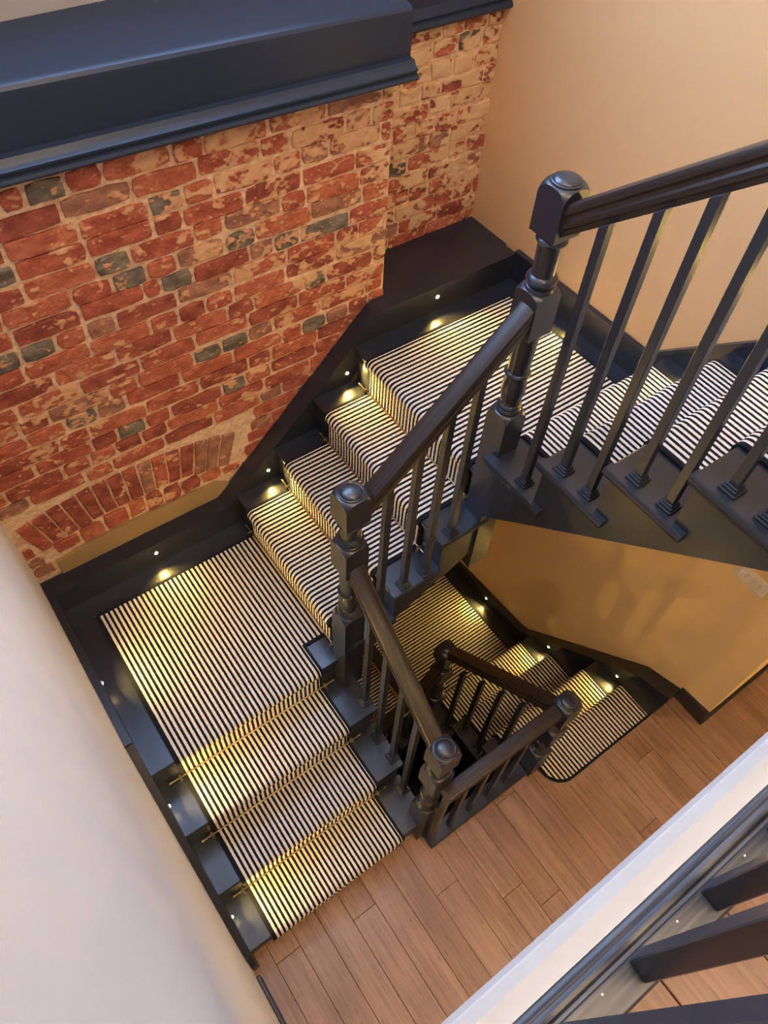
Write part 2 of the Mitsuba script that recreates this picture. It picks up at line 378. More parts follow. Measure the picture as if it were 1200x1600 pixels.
while x < .93:               # broken infill bricks under the arch
    w = .075 + rb.random() * .035
    t = math.asin((x + w / 2 - AC) / (AR - .09)); zt = AZ + (AR - .105) * math.cos(t)
    zb = 1.015 + .01 * rb.random()
    if zb + .03 < zt and zb > string_top(x + w) - .12:
        part('wall_brick', 'brick', brick_mesh(ragged(x, x + w - .01, zb, zt, rb, .005), YF + .002, rb), 'm_brick%d' % rb.choice((0, 1, 2)))
    x += w
fil = [(.07, .88), (.07, .985), (.2, 1.005), (.45, 1.012), (.7, 1.005), (.80, .995), (.86, .95), (.84, .88)]
part('wall_brick', 'render_strip', prism(Polygon(fil), 'y', YF - .012, YF + .02), 'm_render_strip', label='ochre mortar strip under the brick arch')
z = 1.645 - .02
while z < 2.56:
    lay('wall_recess', 1.668, XW + .01, z, YN, rb, .12, lambda a, b, z: True, .0036, .4, rb.random() * .15)
    z += H

# navy boxed ledge over the brickwork (a moulded front, rounded top edge and a wide top)
def loft(profL, profR, xl, xr):
    a, b = np.array(profL), np.array(profR); n = len(a)
    v = np.vstack([np.c_[np.full(n, xl), a], np.c_[np.full(n, xr), b]])
    base = trimesh.creation.triangulate_polygon(Polygon(a), engine='earcut')
    f = []
    for k in range(n):
        l = (k + 1) % n; f += [(k, l, n + l), (k, n + l, n + k)]
    caps = [tuple(map(int, t)) for t in base[1]]
    vb = base[0]
    idx = [int(np.argmin(np.abs(a - q).sum(1))) for q in vb]
    f += [(idx[i], idx[j], idx[k2]) for i, j, k2 in caps] + [(n + idx[k2], n + idx[j], n + idx[i]) for i, j, k2 in caps]
    m = trimesh.Trimesh(v, f, process=False); trimesh.repair.fix_normals(m); return m
def ledge_profile(dy, zb, zt):
    s = (zt - zb) / .22
    front = [(.048, 0), (.036, .006), (.032, .014), (.036, .022), (.046, .025), (.046, .030), (.040, .034), (.040, .040), (.052, .046), (.060, .056), (.064, .062), (.085, .064)]
    p = [(.38, 0)] + front + [(.086, .19), (.088, .204), (.094, .213), (.104, .218), (.118, .22), (.38, .22)]
    return [(y + (dy if y < .3 else 0), zb + z * s if y < .3 or z == 0 else 2.762) for y, z in p]
struct('trim_ledge', loft(ledge_profile(.004, 2.538, 2.762), ledge_profile(-.036, 2.513, 2.712), XLW, 1.69), 'm_navy_soft', 'navy boxed ledge with moulded front over the brick wall', smooth=25)
def recess_trim():
    p = [(.40, 2.505), (.30, 2.505), (.288, 2.511), (.284, 2.52), (.29, 2.53), (.30, 2.534), (.296, 2.545), (.31, 2.56), (.318, 2.57), (.322, 2.74), (.33, 2.752), (.40, 2.755)]
    return prism(Polygon(p), 'x', 1.66, XW)
struct('trim_recess', recess_trim(), 'm_navy_soft', 'navy moulding over the recessed brickwork', smooth=25)

# ------------------------------------------------------------------ stairs: boards, strings, landings
def tread_board(axis, nose, back, z, a0, a1, side=0):
    """A tread with a rounded front edge. nose -> back along the direction of climb; a0..a1 across."""
    s = 1 if back > nose else -1
    prof = [(nose + s * .006, z), (nose + s * .0015, z - .0045), (nose, z - .012), (nose + s * .002, z - .022), (nose + s * .008, z - .028), (back, z - .028), (back, z)]
    return prism(Polygon(prof), 'x' if axis == 'y' else 'y', a0, a1)
def steps_under(noses, zs, depth, end, side):
    """Polygon of a cut string: the stepped upper edge under the treads and a sloping lower edge given as two points."""
    up = []
    for n, z, nn in zip(noses, zs, noses[1:] + [end]):
        s = 1 if nn > n else -1
        up += [(n + s * .02, z - .028), (nn + s * .02, z - .028)]
    return up
# flight A, rising along +y beside the left wall
noA = [YA + k * GA for k in range(4)]; zsA = [(k + 1) * R for k in range(4)]
fa = thing('stair_flight', 'dark navy painted steps rising from the wood floor along the pale left wall', 'stairs')
for k in range(3):
    part(fa, 'tread', tread_board('y', noA[k], noA[k + 1] + .02, zsA[k], 0.0, XAO), 'm_navy', 35)
for k in range(4):
    part(fa, 'riser', cbox(0, XAO - .014, noA[k] + .018, noA[k] + .032, zsA[k] - R, zsA[k] - .027, .001), 'm_navy')
up = [(noA[0] + .02, 0)] + [(noA[0] + .02, R - .028)]
for k in range(1, 4): up += [(noA[k] + .02, zsA[k - 1] - .028), (noA[k] + .02, zsA[k] - .028)]
polyA = Polygon(up + [(-.80, 4 * R - .03), (-.80, 4 * R - .26), (-.86, 4 * R - .29), (noA[0] + .13, -.0)])
part(fa, 'outer_string', prism(polyA, 'x', XAO - .036, XAO - .014), 'm_navy')
part(fa, 'soffit', prism(Polygon([(noA[0] + .10, -.03), (-.80, .47), (-.80, .49), (noA[0] + .10, .0)]), 'x', 0, XAO - .04), 'm_cream_warm_lit')
strA = [(-.745, .70), (-.745, .90), (.0, .90), (.0, .60), (-1.49, -.0), (-1.49, .085)] 
zA = lambda y: R + (y - YA) * .909
strA = Polygon([(.085, .60), (.085, .90), (-.735, .90), (-.735, zA(-.735) + .035), (-1.47, zA(-1.47) + .06), (-1.50, .12), (-1.50, 0), (-1.40, 0)])
part(fa, 'wall_string', prism(strA, 'x', XLW + .001, 0.0), 'm_navy')
# flight B, rising along +x beside the brick wall
noB = [XB + k * GB for k in range(4)]; noB[3] = XL2; zsB = [(k + 5) * R for k in range(4)]
def flight_b():
    fb = thing('stair_flight', 'dark navy painted steps rising along the brick wall between the two landings', 'stairs')
    for k in range(3):
        part(fb, 'tread', tread_board('x', noB[k], noB[k + 1] + .02, zsB[k], YBO, 0.0), 'm_navy', 35)
    for k in range(4):
        part(fb, 'riser', cbox(noB[k] + .018, noB[k] + .032, YBO + .014, 0, zsB[k] - R, zsB[k] - .027, .001), 'm_navy')
    up = [(noB[0] + .02, zsB[0] - R - .02), (noB[0] + .02, zsB[0] - .028)]
    for k in range(1, 4): up += [(noB[k] + .02, zsB[k - 1] - .028), (noB[k] + .02, zsB[k] - .028)]
    pb = Polygon(up + [(1.50, zsB[3] - .028), (1.50, 1.16), (1.37, 1.075), (1.07, .925), (.88, .70), (.84, .70), (.84, .74)])
    part(fb, 'outer_string', prism(pb.buffer(0), 'y', YBO + .014, YBO + .036), 'm_navy')
    part(fb, 'soffit', prism(Polygon([(.84, .66), (1.50, 1.19), (1.50, 1.21), (.84, .68)]), 'y', YBO + .04, 0), 'm_cream_warm_lit')
    ws = [(XLW, .60), (XLW, .90)]
    ws += [(.785, .90), (.80, .912), (1.575, 1.633), (1.60, 1.645), (2.325, 1.645), (2.325, 1.40), (1.5, 1.40), (.9, .60)]
    part(fb, 'wall_string', prism(Polygon(ws), 'y', 0.0, .0835), 'm_navy')
    return fb
fb_ = flight_b()
# flight C, rising along -y beside the right wall
noC = [YC - k * GC for k in range(6)]; zsC = [(k + 9) * R for k in range(6)]
fc = thing('stair_flight', 'dark navy painted steps rising from the upper landing along the beige right wall', 'stairs')
for k in range(5):
    part(fc, 'tread', tread_board('y', noC[k], noC[k + 1] - .02, zsC[k], XCO, 2.32), 'm_navy', 35)
for k in range(6):
    part(fc, 'riser', cbox(XCO + .018, 2.32, noC[k] - .032, noC[k] - .018, zsC[k] - R, zsC[k] - .027, .001), 'm_navy')
part(fc, 'tread', tread_board('y', noC[5], -2.06, zsC[5], XCO, 2.32), 'm_navy', 35)
up = [(noC[0] - .02, zsC[0] - R - .03), (noC[0] - .02, zsC[0] - .028)]
for k in range(1, 6): up += [(noC[k] - .02, zsC[k - 1] - .028), (noC[k] - .02, zsC[k] - .028)]
up += [(-2.0, ZU - .03), (-2.0, 2.41), (-1.757, 2.185), (-.923, 1.425), (-.86, 1.37)]
part(fc, 'outer_string', prism(Polygon(up), 'x', XCO + .018, XCO + .042), 'm_navy')
part(fc, 'soffit', prism(Polygon([(-.80, 1.33), (-1.99, 2.42), (-1.99, 2.44), (-.80, 1.35)]), 'x', XCO + .042, XW), 'm_cream_warm_lit')
wsC = Polygon([(.0, 1.42), (.0, 1.655), (-.765, 1.655), (-.80, 1.675), (-1.93, 2.705), (-2.06, 2.76), (-2.06, 2.5), (-.9, 1.45)])
part(fc, 'wall_string', join(prism(wsC, 'x', 2.32, 2.339), prism(LineString([(.0, 1.655), (-.765, 1.655), (-.80, 1.675), (-1.93, 2.705), (-2.06, 2.76)]).buffer(.008, cap_style=2), 'x', 2.314, 2.339)), 'm_navy')
def return_nosing(parent, axis, o, a0, a1, z):
    s = -1
    p = [(o + .034, z - .027), (o + .006, z - .027), (o + .001, z - .022), (o - .001, z - .014), (o + .001, z - .006), (o + .006, z + .0015), (o + .034, z + .0015)]
    q = [(o + .034, z - .027), (o + .012, z - .027), (o + .014, z - .040), (o + .018, z - .046), (o + .034, z - .046)]
    for poly in (p, q): part(parent, 'return_nosing', prism(Polygon(poly), 'y' if axis == 'y' else 'x', a0, a1 if poly is p else a1 + (.012 if a1 < a0 else -.012)), 'm_navy', 35)
for k in range(5): return_nosing(fc, 'y', XCO - .004, noC[k] + .002, noC[k + 1] - .062, zsC[k])
for k in range(3): return_nosing(fb_, 'x', YBO - .004, noB[k] - .002, noB[k + 1] + .02, zsB[k])
# quarter landings
def landing(label, poly, z, nose_line):
    l = thing('stair_landing', label, 'landing')
    part(l, 'deck', prism(poly, 'z', z - .028, z), 'm_navy')
    part(l, 'soffit', prism(poly.buffer(-.02), 'z', z - .22, z - .03), 'm_cream_warm_lit')
    return l
L1 = landing('dark navy quarter landing in the corner below the brick arch', sbox(0, YL1 + .012, XB + .03, 0), 4 * R, None)
part(L1, 'nosing', tread_board('y', YL1, YL1 + .03, 4 * R, 0, XAO), 'm_navy', 35)
L2 = landing('dark navy quarter landing in front of the recessed brickwork', sbox(XL2 + .012, YC - .032, 2.32, 0), 8 * R, None)
part(L2, 'nosing', tread_board('x', XL2, XL2 + .03, 8 * R, YBO, 0), 'm_navy', 35)
part(L2, 'ledge', cbox(1.66, 2.339, .08, YN + .02, 1.50, 1.645, .003), 'm_navy', label='wide black ledge under the recessed brickwork')

# ------------------------------------------------------------------ striped runner carpets
def ply_uv(mesh, ux, vx, bsdf='m_carpet', angle=45):
    v, f, n = meshkit.arrays(mesh, angle)
    uv = np.c_[ux(v), vx(v)]
    path = meshkit.write_ply((v, f), False, uv, None, n)
    return {'type': 'ply', 'filename': path, 'face_normals': False, 'bsdf': ref(bsdf)}
def runner_path(noses, zs, zstart, s, end):
    """Centre line of the carpet over the steps: up each riser, round the nosing, back along the tread."""
    pts = [(noses[0] + s * .013, zstart + .004)]
    for i, (n, z) in enumerate(zip(noses, zs)):
        pts.append((n + s * .013, z - .052))
        for t in np.linspace(0, 1, 4): pts.append((n + s * (.013 - .017 * (t * t * (3 - 2 * t))), z - .052 + .026 * t))
        c = (n + s * .018, z - .017)
        for t in np.linspace(math.pi + .1, math.pi / 2, 9): pts.append((c[0] + s * .022 * math.cos(t), c[1] + .021 * math.sin(t)))
        pts.append(((noses[i + 1] if i + 1 < len(noses) else end) + s * .013 * (i + 1 < len(noses)), z + .004))
    return pts
def runner(label, axis, noses, zs, zstart, end, a0, a1):
    s = 1 if end > noses[0] else -1
    line = LineString(runner_path(noses, zs, zstart, s, end))
    t = thing('stair_runner', label, 'carpet')
    pile = prism(line.buffer(.0045, cap_style=2, join_style=1, resolution=4), 'x' if axis == 'y' else 'y', a0 + .012, a1 - .012)
    i, j = (0, 1) if axis == 'y' else (1, 0)
    part(t, 'pile', ply_uv(pile, lambda v: v[:, i] - a0 - .0135, lambda v: v[:, j] + v[:, 2]), None, label='black and cream striped pile')
    for b0, b1 in ((a0, a0 + .0122), (a1 - .0122, a1)):
        part(t, 'binding', prism(line.buffer(.0052, cap_style=2, join_style=1, resolution=4), 'x' if axis == 'y' else 'y', b0, b1), 'm_binding', 45, label='black edge binding')
    return t
def flat_carpet(t, poly, z, ux, vx, edge):
    part(t, 'pile', ply_uv(prism(poly, 'z', z, z + .0085), ux, vx), None, label='black and cream striped pile')
    for e in edge:
        part(t, 'binding', prism(LineString(e).buffer(.0065, cap_style=3), 'z', z, z + .0092), 'm_binding', label='black edge binding')
def cut(points, lo): return points
ra_ = runner('black and cream striped carpet on the three steps by the left wall', 'y', noA, zsA, 0.0, -.70, *CA)
def rb_runner():
    return runner('black and cream striped carpet on the steps along the brick wall', 'x', noB, zsB, 4 * R, 1.53, *CB)
rbb = rb_runner()
rcc = runner('black and cream striped carpet on the steps behind the tall newel post', 'y', noC, zsC, 8 * R, -2.055, *CC)
def l1_carpet():
    t = thing('landing_carpet', 'large black and cream striped carpet on the landing in the corner', 'carpet')
    poly = Polygon([(CA[0], -.703), (CA[0], -.096), (XB + .012, -.096), (XB + .012, -.708), (CA[1], -.708), (CA[1], -.703)])
    flat_carpet(t, poly, 4 * R, lambda v: v[:, 0] - CA[0] - .0135, lambda v: v[:, 1],
                [[(CA[0] + .006, -.70), (CA[0] + .006, -.102), (XB + .012, -.102)], [(XB + .012, -.703), (CA[1] - .006, -.703)]])
    return t
lc1 = l1_carpet()
def l2_carpet():
    t = thing('landing_carpet', 'black and cream striped carpet on the landing under the recessed brickwork', 'carpet')
    poly = Polygon([(1.528, -.756), (1.528, -.096), (CC[1], -.096), (CC[1], YC - .012), (CC[0], YC - .012), (CC[0], -.756)])
    flat_carpet(t, poly, 8 * R, lambda v: v[:, 1] - CB[0] - .0135, lambda v: v[:, 0],
                [[(1.528, -.102), (CC[1] - .006, -.102), (CC[1] - .006, YC - .012)], [(1.528, -.75), (CC[0] + .006, -.75), (CC[0] + .006, YC - .012)]])
    return t
lc2 = l2_carpet()

# ------------------------------------------------------------------ brass stair rods
def rod(axis, s, z, a0, a1, label, group):
    t = thing('stair_rod', label, 'stair rod', group)
    P = (lambda a, ds=0, dz=0: (a, s + ds, z + dz)) if axis == 'y' else (lambda a, ds=0, dz=0: (s + ds, a, z + dz))
    part(t, 'bar', tube((P(a0), P(a1)), .0035), 'm_brass', 40)
    for a in (a0, a1):
        sgn = 1 if a == a1 else -1
        part(t, 'finial', tube((P(a - sgn * .002), P(a + sgn * .012)), .0058), 'm_brass', 40)
    for a in (a0 + .036, a1 - .036):
        e = .0065
        lo, hi = P(a - e, -.009, -.012), P(a + e, .009, .004)
        lo2, hi2 = P(a - e * .8, -.011, -.012), P(a + e * .8, -.006, .022)
        m1 = cbox(min(lo[0], hi[0]), max(lo[0], hi[0]), min(lo[1], hi[1]), max(lo[1], hi[1]), lo[2], hi[2] + .003, .001)
        part(t, 'bracket', join(m1, trimesh.creation.torus(.0062, .0022, 12, 6, transform=trimesh.geometry.align_vectors([0, 0, 1], np.array(P(1)) - np.array(P(0)))).apply_translation(P(a)),
             tube((P(a, -.018, .002), P(a, .016, .002)), .003, 8)), 'm_brass', 40)
    return t
for k in range(1, 4):
    rod('y', noA[k] + .004, zsA[k - 1] + .014, CA[0] - .045, CA[1] + .045, ['', 'lowest brass stair rod by the left wall', 'middle brass stair rod of the three by the left wall', 'brass stair rod just below the large landing carpet'][k], 'brass rods of the steps by the left wall')
brods = [rod('x', noB[k] + .004, zsB[k] - R + .014, CB[0] - .045, CB[1] + .045, ['brass stair rod between the large landing carpet and the first step along the brick wall', 'second brass stair rod up along the brick wall', 'third brass stair rod up along the brick wall', 'topmost brass stair rod along the brick wall'][k], 'brass rods of the steps along the brick wall') for k in range(4)]

# ------------------------------------------------------------------ newel posts
S = .045
def shoulder_block(z0, z1, lo, hi):
    """A square block whose ends are turned to a dome, so that each face ends in an arch. lo / hi: depth of the shoulder below and above."""
    prof = []
    if lo: prof += [(.030 + (S * 1.45 - .030) * math.sin(t), z0 + lo * (1 - math.cos(t))) for t in np.linspace(0, math.pi / 2, 9)]
    else: prof += [(S * 1.45, z0)]
    if hi: prof += [(.037 + (S * 1.45 - .037) * math.cos(t), z1 - hi + hi * math.sin(t)) for t in np.linspace(0, math.pi / 2, 11)]
    else: prof += [(S * 1.45, z1)]
    cube = m3.Manifold.cube([2 * S, 2 * S, z1 - z0], True).translate([0, 0, (z0 + z1) / 2])
    return cube ^ lathe(prof, 48)
def turning(z0, z1, kind):
    """Turned length between two blocks: kind 'vase' has a bead, a swelling and a long column; 'neck' a bead and a short column."""
    h = z1 - z0
    def ring(z, r, w): return [(r - .006, z - w), (r - .001, z - w * .6), (r + .002, z), (r - .001, z + w * .6), (r - .006, z + w)]
    if kind == 'vase':
        p = [(.038, z0 - .004), (.040, z0 + .004), (.041, z0 + .010), (.037, z0 + .016), *ring(z0 + .028, .038, .009), (.030, z0 + .042), (.031, z0 + .05)]
        for t in np.linspace(0, 1, 9): p.append((.031 + .008 * math.sin(math.pi * min(1, t * .9 + .05)), z0 + .05 + (.30 * h) * t))
        zr = z0 + .05 + .30 * h + .014
        p += [*ring(zr, .040, .009), (.033, zr + .014), (.036, z0 + .72 * h), (.0365, z1 - .03), (.034, z1 + .004)]
    else:
        p = [(.040, z0 - .004), (.0425, z0 + .004), (.040, z0 + .010), (.034, z0 + .013), *ring(z0 + .030, .043, .013), (.033, z0 + .046), (.0315, z0 + .06), (.0335, z1 - .04), *ring(z1 - .022, .041, .010), (.035, z1 - .008), (.036, z1 + .004)]
    return lathe(p, 40)
def newel(label, x, y, base, zb0, zb1, zm0, zm1, zt0, zt1):
    t = thing('newel_post', label, 'newel post')
    body = shoulder_block(zb0, zb1, 0, .05) + turning(zb1 - .003, zm0 + .003, 'vase') + shoulder_block(zm0, zm1, .0, .035)
    if zt0 - zm1 > .05: body += turning(zm1 - .003, zt0 + .002, 'neck')
    body += shoulder_block(zt0, zt1, .0, .045)
    part(t, 'post', to_tri(body.translate([x, y, 0])), 'm_navy', 32)
    b = lathe([(.036, zt1 - .004), (.0400, zt1 - .003), (.0405, zt1 + .001), (.0395, zt1 + .004), (.0365, zt1 + .0052), (.0345, zt1 + .0045), (.034, zt1 + .0065), (.030, zt1 + .0100), (.023, zt1 + .0130), (.013, zt1 + .0150), (.004, zt1 + .0155)], 44)
    part(t, 'button', to_tri(b.translate([x, y, 0])), 'm_navy', 40, label='round domed button on top')
    return t
X1, Y1, X2 = .872, -.842, 1.484
newel('dark turned newel post at the inner corner of the large landing carpet', X1, Y1, 0, .57, 1.16, 1.475, 1.625, 1.755, 1.882)
n2 = newel('tall dark turned newel post in front of the beige wall, highest in view', X2, Y1, 0, 1.005, 1.89, 2.215, 2.365, 2.532, 2.668)
newel('short dark newel post at the foot of the striped steps, beside the level balustrade', X1, -1.437, 0, 0, .40, .71, .86, .935, 1.072)
newel('dark newel post at the right end of the level balustrade over the lower carpet', 1.482, -1.517, 0, 0, .25, .42, .55, .64, .795)
newel('low dark newel post in the shade beside the lower landing', 1.497, Y1, 0, -1.10, -.50, -.25, -.12, -.02, .10)
newel('dark newel post of the upper landing rail', 1.484, -2.02, 0, 2.30, 3.0, 3.25, 3.40, 3.5, 3.72)

# ------------------------------------------------------------------ handrails and balusters
RAILP = [(-.022, -.034), (.022, -.034), (.0235, -.022), (.029, -.017), (.030, -.006), (.026, .0), (.0265, .008), (.031, .014), (.0315, .024), (.028, .031), (.018, .035), (0, .0362), (-.018, .035), (-.028, .031), (-.0315, .024), (-.031, .014), (-.0265, .008), (-.026, .0), (-.030, -.006), (-.029, -.017), (-.0235, -.022)]
def rail(p0, p1, top=.0362):
    """The moulded handrail swept from p0 to p1 (points on the middle of its top), its ends upright."""
    p0, p1 = np.array(p0, float), np.array(p1, float); d = p1 - p0
    h = np.array([d[0], d[1], 0]); h /= np.linalg.norm(h)
    side = np.array([h[1], -h[0], 0]); k = np.hypot(1, d[2] / np.linalg.norm(d[:2]))
    rows = [np.array([c + side * u + np.array([0, 0, (w - top) * k]) for u, w in RAILP]) for c in (p0, p1)]
    n = len(RAILP); f = []
    v = np.vstack(rows)
    for q in range(n):
        l = (q + 1) % n; f += [(q, l, n + l), (q, n + l, n + q)]
    tri = trimesh.creation.triangulate_polygon(Polygon(RAILP), engine='earcut')
    idx = [int(np.argmin(np.abs(np.array(RAILP) - q).sum(1))) for q in tri[0]]
    for a, b, c in tri[1]: f += [(idx[a], idx[b], idx[c]), (n + idx[c], n + idx[b], n + idx[a])]
    m = trimesh.Trimesh(v, f, process=False); trimesh.repair.fix_normals(m); return m
BH = .0125
def baluster(parent, x, y, z0, z1, foot=True, slope=(0, 0)):
    """Square stick from the tread to the rail; its top is cut to the rail's pitch."""
    c = .0015
    m = cbox(x - BH, x + BH, y - BH, y + BH, z0, z1, c)
    v = m.vertices.copy(); hi = v[:, 2] > (z0 + z1) / 2
    v[hi, 2] += (v[hi, 0] - x) * slope[0] + (v[hi, 1] - y) * slope[1]
    k = part(parent, 'baluster', trimesh.Trimesh(v, m.faces, process=False), 'm_navy')
    if foot:
        ms = join(cbox(x - .0245, x + .0245, y - .0245, y + .0245, z0, z0 + .011, .002), cbox(x - .020, x + .020, y - .020, y + .020, z0 + .010, z0 + .020, .002), cbox(x - .0165, x + .0165, y - .0165, y + .0165, z0 + .019, z0 + .027, .002))
        part(k, 'foot', ms, 'm_navy')
    return k
def balustrade(label, p0, p1, oak_key, posts, foot=True):
    t = thing('balustrade', label, 'balustrade')
    part(t, 'handrail', rail(p0, p1), oak_key, 30, label='dark stained wooden handrail')
    p0, p1 = np.array(p0), np.array(p1); d = p1 - p0; ax = 0 if abs(d[0]) > abs(d[1]) else 1
    sl = d[2] / d[ax]
    for x, y, z0 in posts:
        u = (x, y)[ax]; zt = p0[2] + (u - p0[ax]) * sl - .071 * np.hypot(1, sl) + .004
        baluster(t, x, y, z0, zt, foot, (sl, 0) if ax == 0 else (0, sl))
    return t
balustrade('dark balustrade descending from the landing newel to the wood floor', (X1, -1.397, 1.068), (X1, -.882, 1.528), 'm_oak_y2',
           [(.868, -.983, 3 * R), (.868, -1.093, 2 * R), (.868, -1.199, 2 * R), (.868, -1.297, R)])
balustrade('dark balustrade rising between the two landings in front of the brick wall side steps', (.912, -.852, 1.842), (1.444, -.852, 2.332), 'm_oak_x',
           [(1.003, -.857, 5 * R), (1.113, -.857, 6 * R), (1.217, -.857, 6 * R), (1.317, -.857, 7 * R)])
balustrade('long dark balustrade rising to the right from the tall newel, before the beige wall', (1.478, -.882, 2.638), (1.478, -1.98, 3.572), 'm_oak_y',
           [(1.447, -1.015, 9 * R), (1.447, -1.137, 10 * R), (1.447, -1.243, 10 * R), (1.447, -1.358, 11 * R), (1.447, -1.467, 11 * R), (1.447, -1.576, 12 * R), (1.447, -1.68, 12 * R), (1.447, -1.79, 13 * R), (1.447, -1.89, 13 * R)])
bl = balustrade('short level balustrade on the edge of the wood floor between two newels', (.866, -1.512, .765), (1.44, -1.512, .765), 'm_oak_level',
           [(.880, -1.512, .034), (.988, -1.512, .034), (1.099, -1.512, .034), (1.21, -1.512, .034), (1.32, -1.512, .034)], False)
part(bl, 'kerb', cbox(.858, 1.437, -1.551, -1.474, -.01, .035, .004), 'm_navy', label='dark base rail on the floor')
balustrade('dark balustrade in the shade descending beside the lower carpeted steps', (1.492, -.885, .165), (1.492, -1.475, .70), 'm_oak_y',
           [(1.447, -1.02, -3 * R), (1.447, -1.137, -2 * R), (1.447, -1.25, -2 * R), (1.447, -1.365, -R)])
balustrade('shaded balustrade descending towards the bottom of the stair', (.912, -.852, 1.842 - STORY - .14), (1.455, -.852, 2.332 - STORY - .14), 'm_oak_x',
           [(1.003, -.857, -7 * R), (1.113, -.857, -6 * R), (1.217, -.857, -6 * R), (1.317, -.857, -5 * R)])
ub = balustrade('upper floor balustrade on a moulded kerb, lower right and nearest to the camera', (XLW + .002, -2.0585, 3.53), (1.442, -2.0585, 3.53), 'm_oak_level',
           [(.064 + i * .1135, -2.0585, 2.7505) for i in range(13)], False)
kp = Polygon([(-2.078, ZU - .03), (-2.078, 2.747), (-2.075, 2.750), (-2.045, 2.750), (-2.0435, 2.7465), (-2.040, 2.7455), (-2.0365, 2.749), (-2.032, 2.7495), (-2.028, 2.7455), (-2.0265, 2.739), (-2.024, 2.735), (-2.0195, 2.731), (-2.0185, 2.722), (-2.0225, 2.714), (-2.027, 2.706), (-2.0275, ZU - .03)])
part(ub, 'kerb', prism(kp, 'x', XLW + .001, XCO + .02), 'm_kerb', 30, label='dark moulded kerb with worn grain')
for i in range(13):
    x = .064 + i * .1135
    if i < 12:
        part(ub, 'rail_screw', tube(((x + .058, -2.051, 2.748), (x + .058, -2.051, 2.7508)), .0012, 8), 'm_plastic')

# ------------------------------------------------------------------ little step lights
def step_light(label, p, d, group='step lights'):
    t = thing('step_light', label, 'step light', group)
    d = np.array(d, float); M = trimesh.geometry.align_vectors([0, 0, 1], d)
    bez = to_tri(lathe([(.0125, -.012), (.0125, .0), (.0115, .0022), (.0085, .0026), (.0082, .0006), (.0082, -.008)], 28) - m3.Manifold.cylinder(.02, .0072, .0072, 28).translate([0, 0, -.002]))
    bez.apply_transform(M); bez.apply_translation(p)
    part(t, 'bezel', bez, 'm_steel', 30, label='small metal bezel')
    k = part(t, 'lens', to_tri(m3.Manifold.sphere(.0074, 20)).apply_transform(M).apply_translation(np.array(p) + d * .0005), 'm_plastic', True, label='glowing warm lens')
    scene[k]['emitter'] = {'type': 'area', 'radiance': rgb(*LENS), 'sampling_weight': .03}
    q = np.array(p) + d * .009; aim = d + [0, 0, .22]
    scene[k.replace('lens', 'beam')] = {'type': 'spot', 'intensity': rgb(*LED), 'cutoff_angle': 68.0, 'beam_width': 10.0, 'sampling_weight': 1.8, 'to_world': T().look_at(origin=q.tolist(), target=(q + aim).tolist(), up=[0, 0, 1])}
lit = [((.435, 0, .843), (0, -1, -.25), 'step light in the string above the large landing carpet, under the brick arch'),
       ((1.011, 0, 1.022), (0, -1, -.25), 'step light above the lowest carpeted step along the brick wall'),
       ((1.428, 0, 1.392), (0, -1, -.25), 'step light above the third carpeted step along the brick wall'),
       ((1.889, 0, 1.596), (0, -1, -.25), 'step light above the upper landing carpet, under the black ledge'),
       ((0, -.436, .852), (1, 0, -.25), 'step light in the left string beside the large landing carpet'),
       ((0, -.93, .655), (1, 0, -.25), 'step light in the left string above the third step from the floor'),
       ((0, -1.325, .275), (1, 0, -.25), 'step light in the left string above the lowest step'),
       ((2.25, -.459, -.695), (-1, 0, -.25), 'step light beside the lower landing carpet'),
       ((2.25, -1.0, -.495), (-1, 0, -.25), 'step light above the first lower step under the beige wall'),
       ((2.25, -1.425, -.125), (-1, 0, -.25), 'step light above the third lower step, nearest to the wood floor'),
       ((2.32, -.40, 1.60), (-1, 0, -.25), 'step light in the right string beside the upper landing carpet'),
       ((2.32, -1.0, 1.80), (-1, 0, -.25), 'step light in the right string above the first step behind the tall newel'),
       ((2.32, -1.44, 2.17), (-1, 0, -.25), 'step light in the right string above the third step behind the tall newel')]
for p, d, l in lit: step_light(l, p, np.array(d) / np.linalg.norm(d))

# ------------------------------------------------------------------ the floor below: flight C' up to the hall floor, landing, flight B'
DX = -.07
fl = thing('stair_flight', 'dark lower steps descending from the wood floor under the beige wall', 'stairs')
noD = noC[:4]; zsD = [(k - 3) * R for k in range(4)]
for k in range(3): part(fl, 'tread', tread_board('y', noD[k], noD[k + 1] - .02, zsD[k], XCO + .01, 2.25), 'm_navy', 35)
for k in range(4): part(fl, 'riser', cbox(XCO + .03, 2.25, noD[k] - .032, noD[k] - .018, zsD[k] - R, zsD[k] - .027, .001), 'm_navy')
part(fl, 'tread', prism(sbox(1.45, -1.75, 2.337, noD[3] - .012).difference(sbox(0, -2, 1.497, -1.6)), 'z', -.035, -.002), 'm_navy')
part(fl, 'nosing', tread_board('y', noD[3], noD[3] - .03, -.001, XCO + .01, 2.25), 'm_navy', 35)
up = [(noD[0] - .02, zsD[0] - R - .03), (noD[0] - .02, zsD[0] - .028)]
for k in range(1, 4): up += [(noD[k] - .02, zsD[k - 1] - .028), (noD[k] - .02, zsD[k] - .028)]
up += [(-1.54, -.03), (-1.54, -.3), (-.86, -.91)]
part(fl, 'outer_string', prism(Polygon(up), 'x', XCO + .026, XCO + .05), 'm_navy')
wsD = Polygon([(.0, -.86), (.0, -.655), (-.75, -.655), (-.80, -.635), (-1.50, .035), (-1.69, .10), (-1.69, -.3), (-.9, -.86)])
part(fl, 'wall_string', prism(wsD, 'x', 2.25, 2.345), 'm_navy')
struct('baseboard_right', cbox(2.337, 2.36, -1.857, -1.69, -.0, .125, .003), 'm_navy')
struct('baseboard_hall', cbox(2.337, 4.1, -1.872, -1.855, 0, .06, .003), 'm_navy')
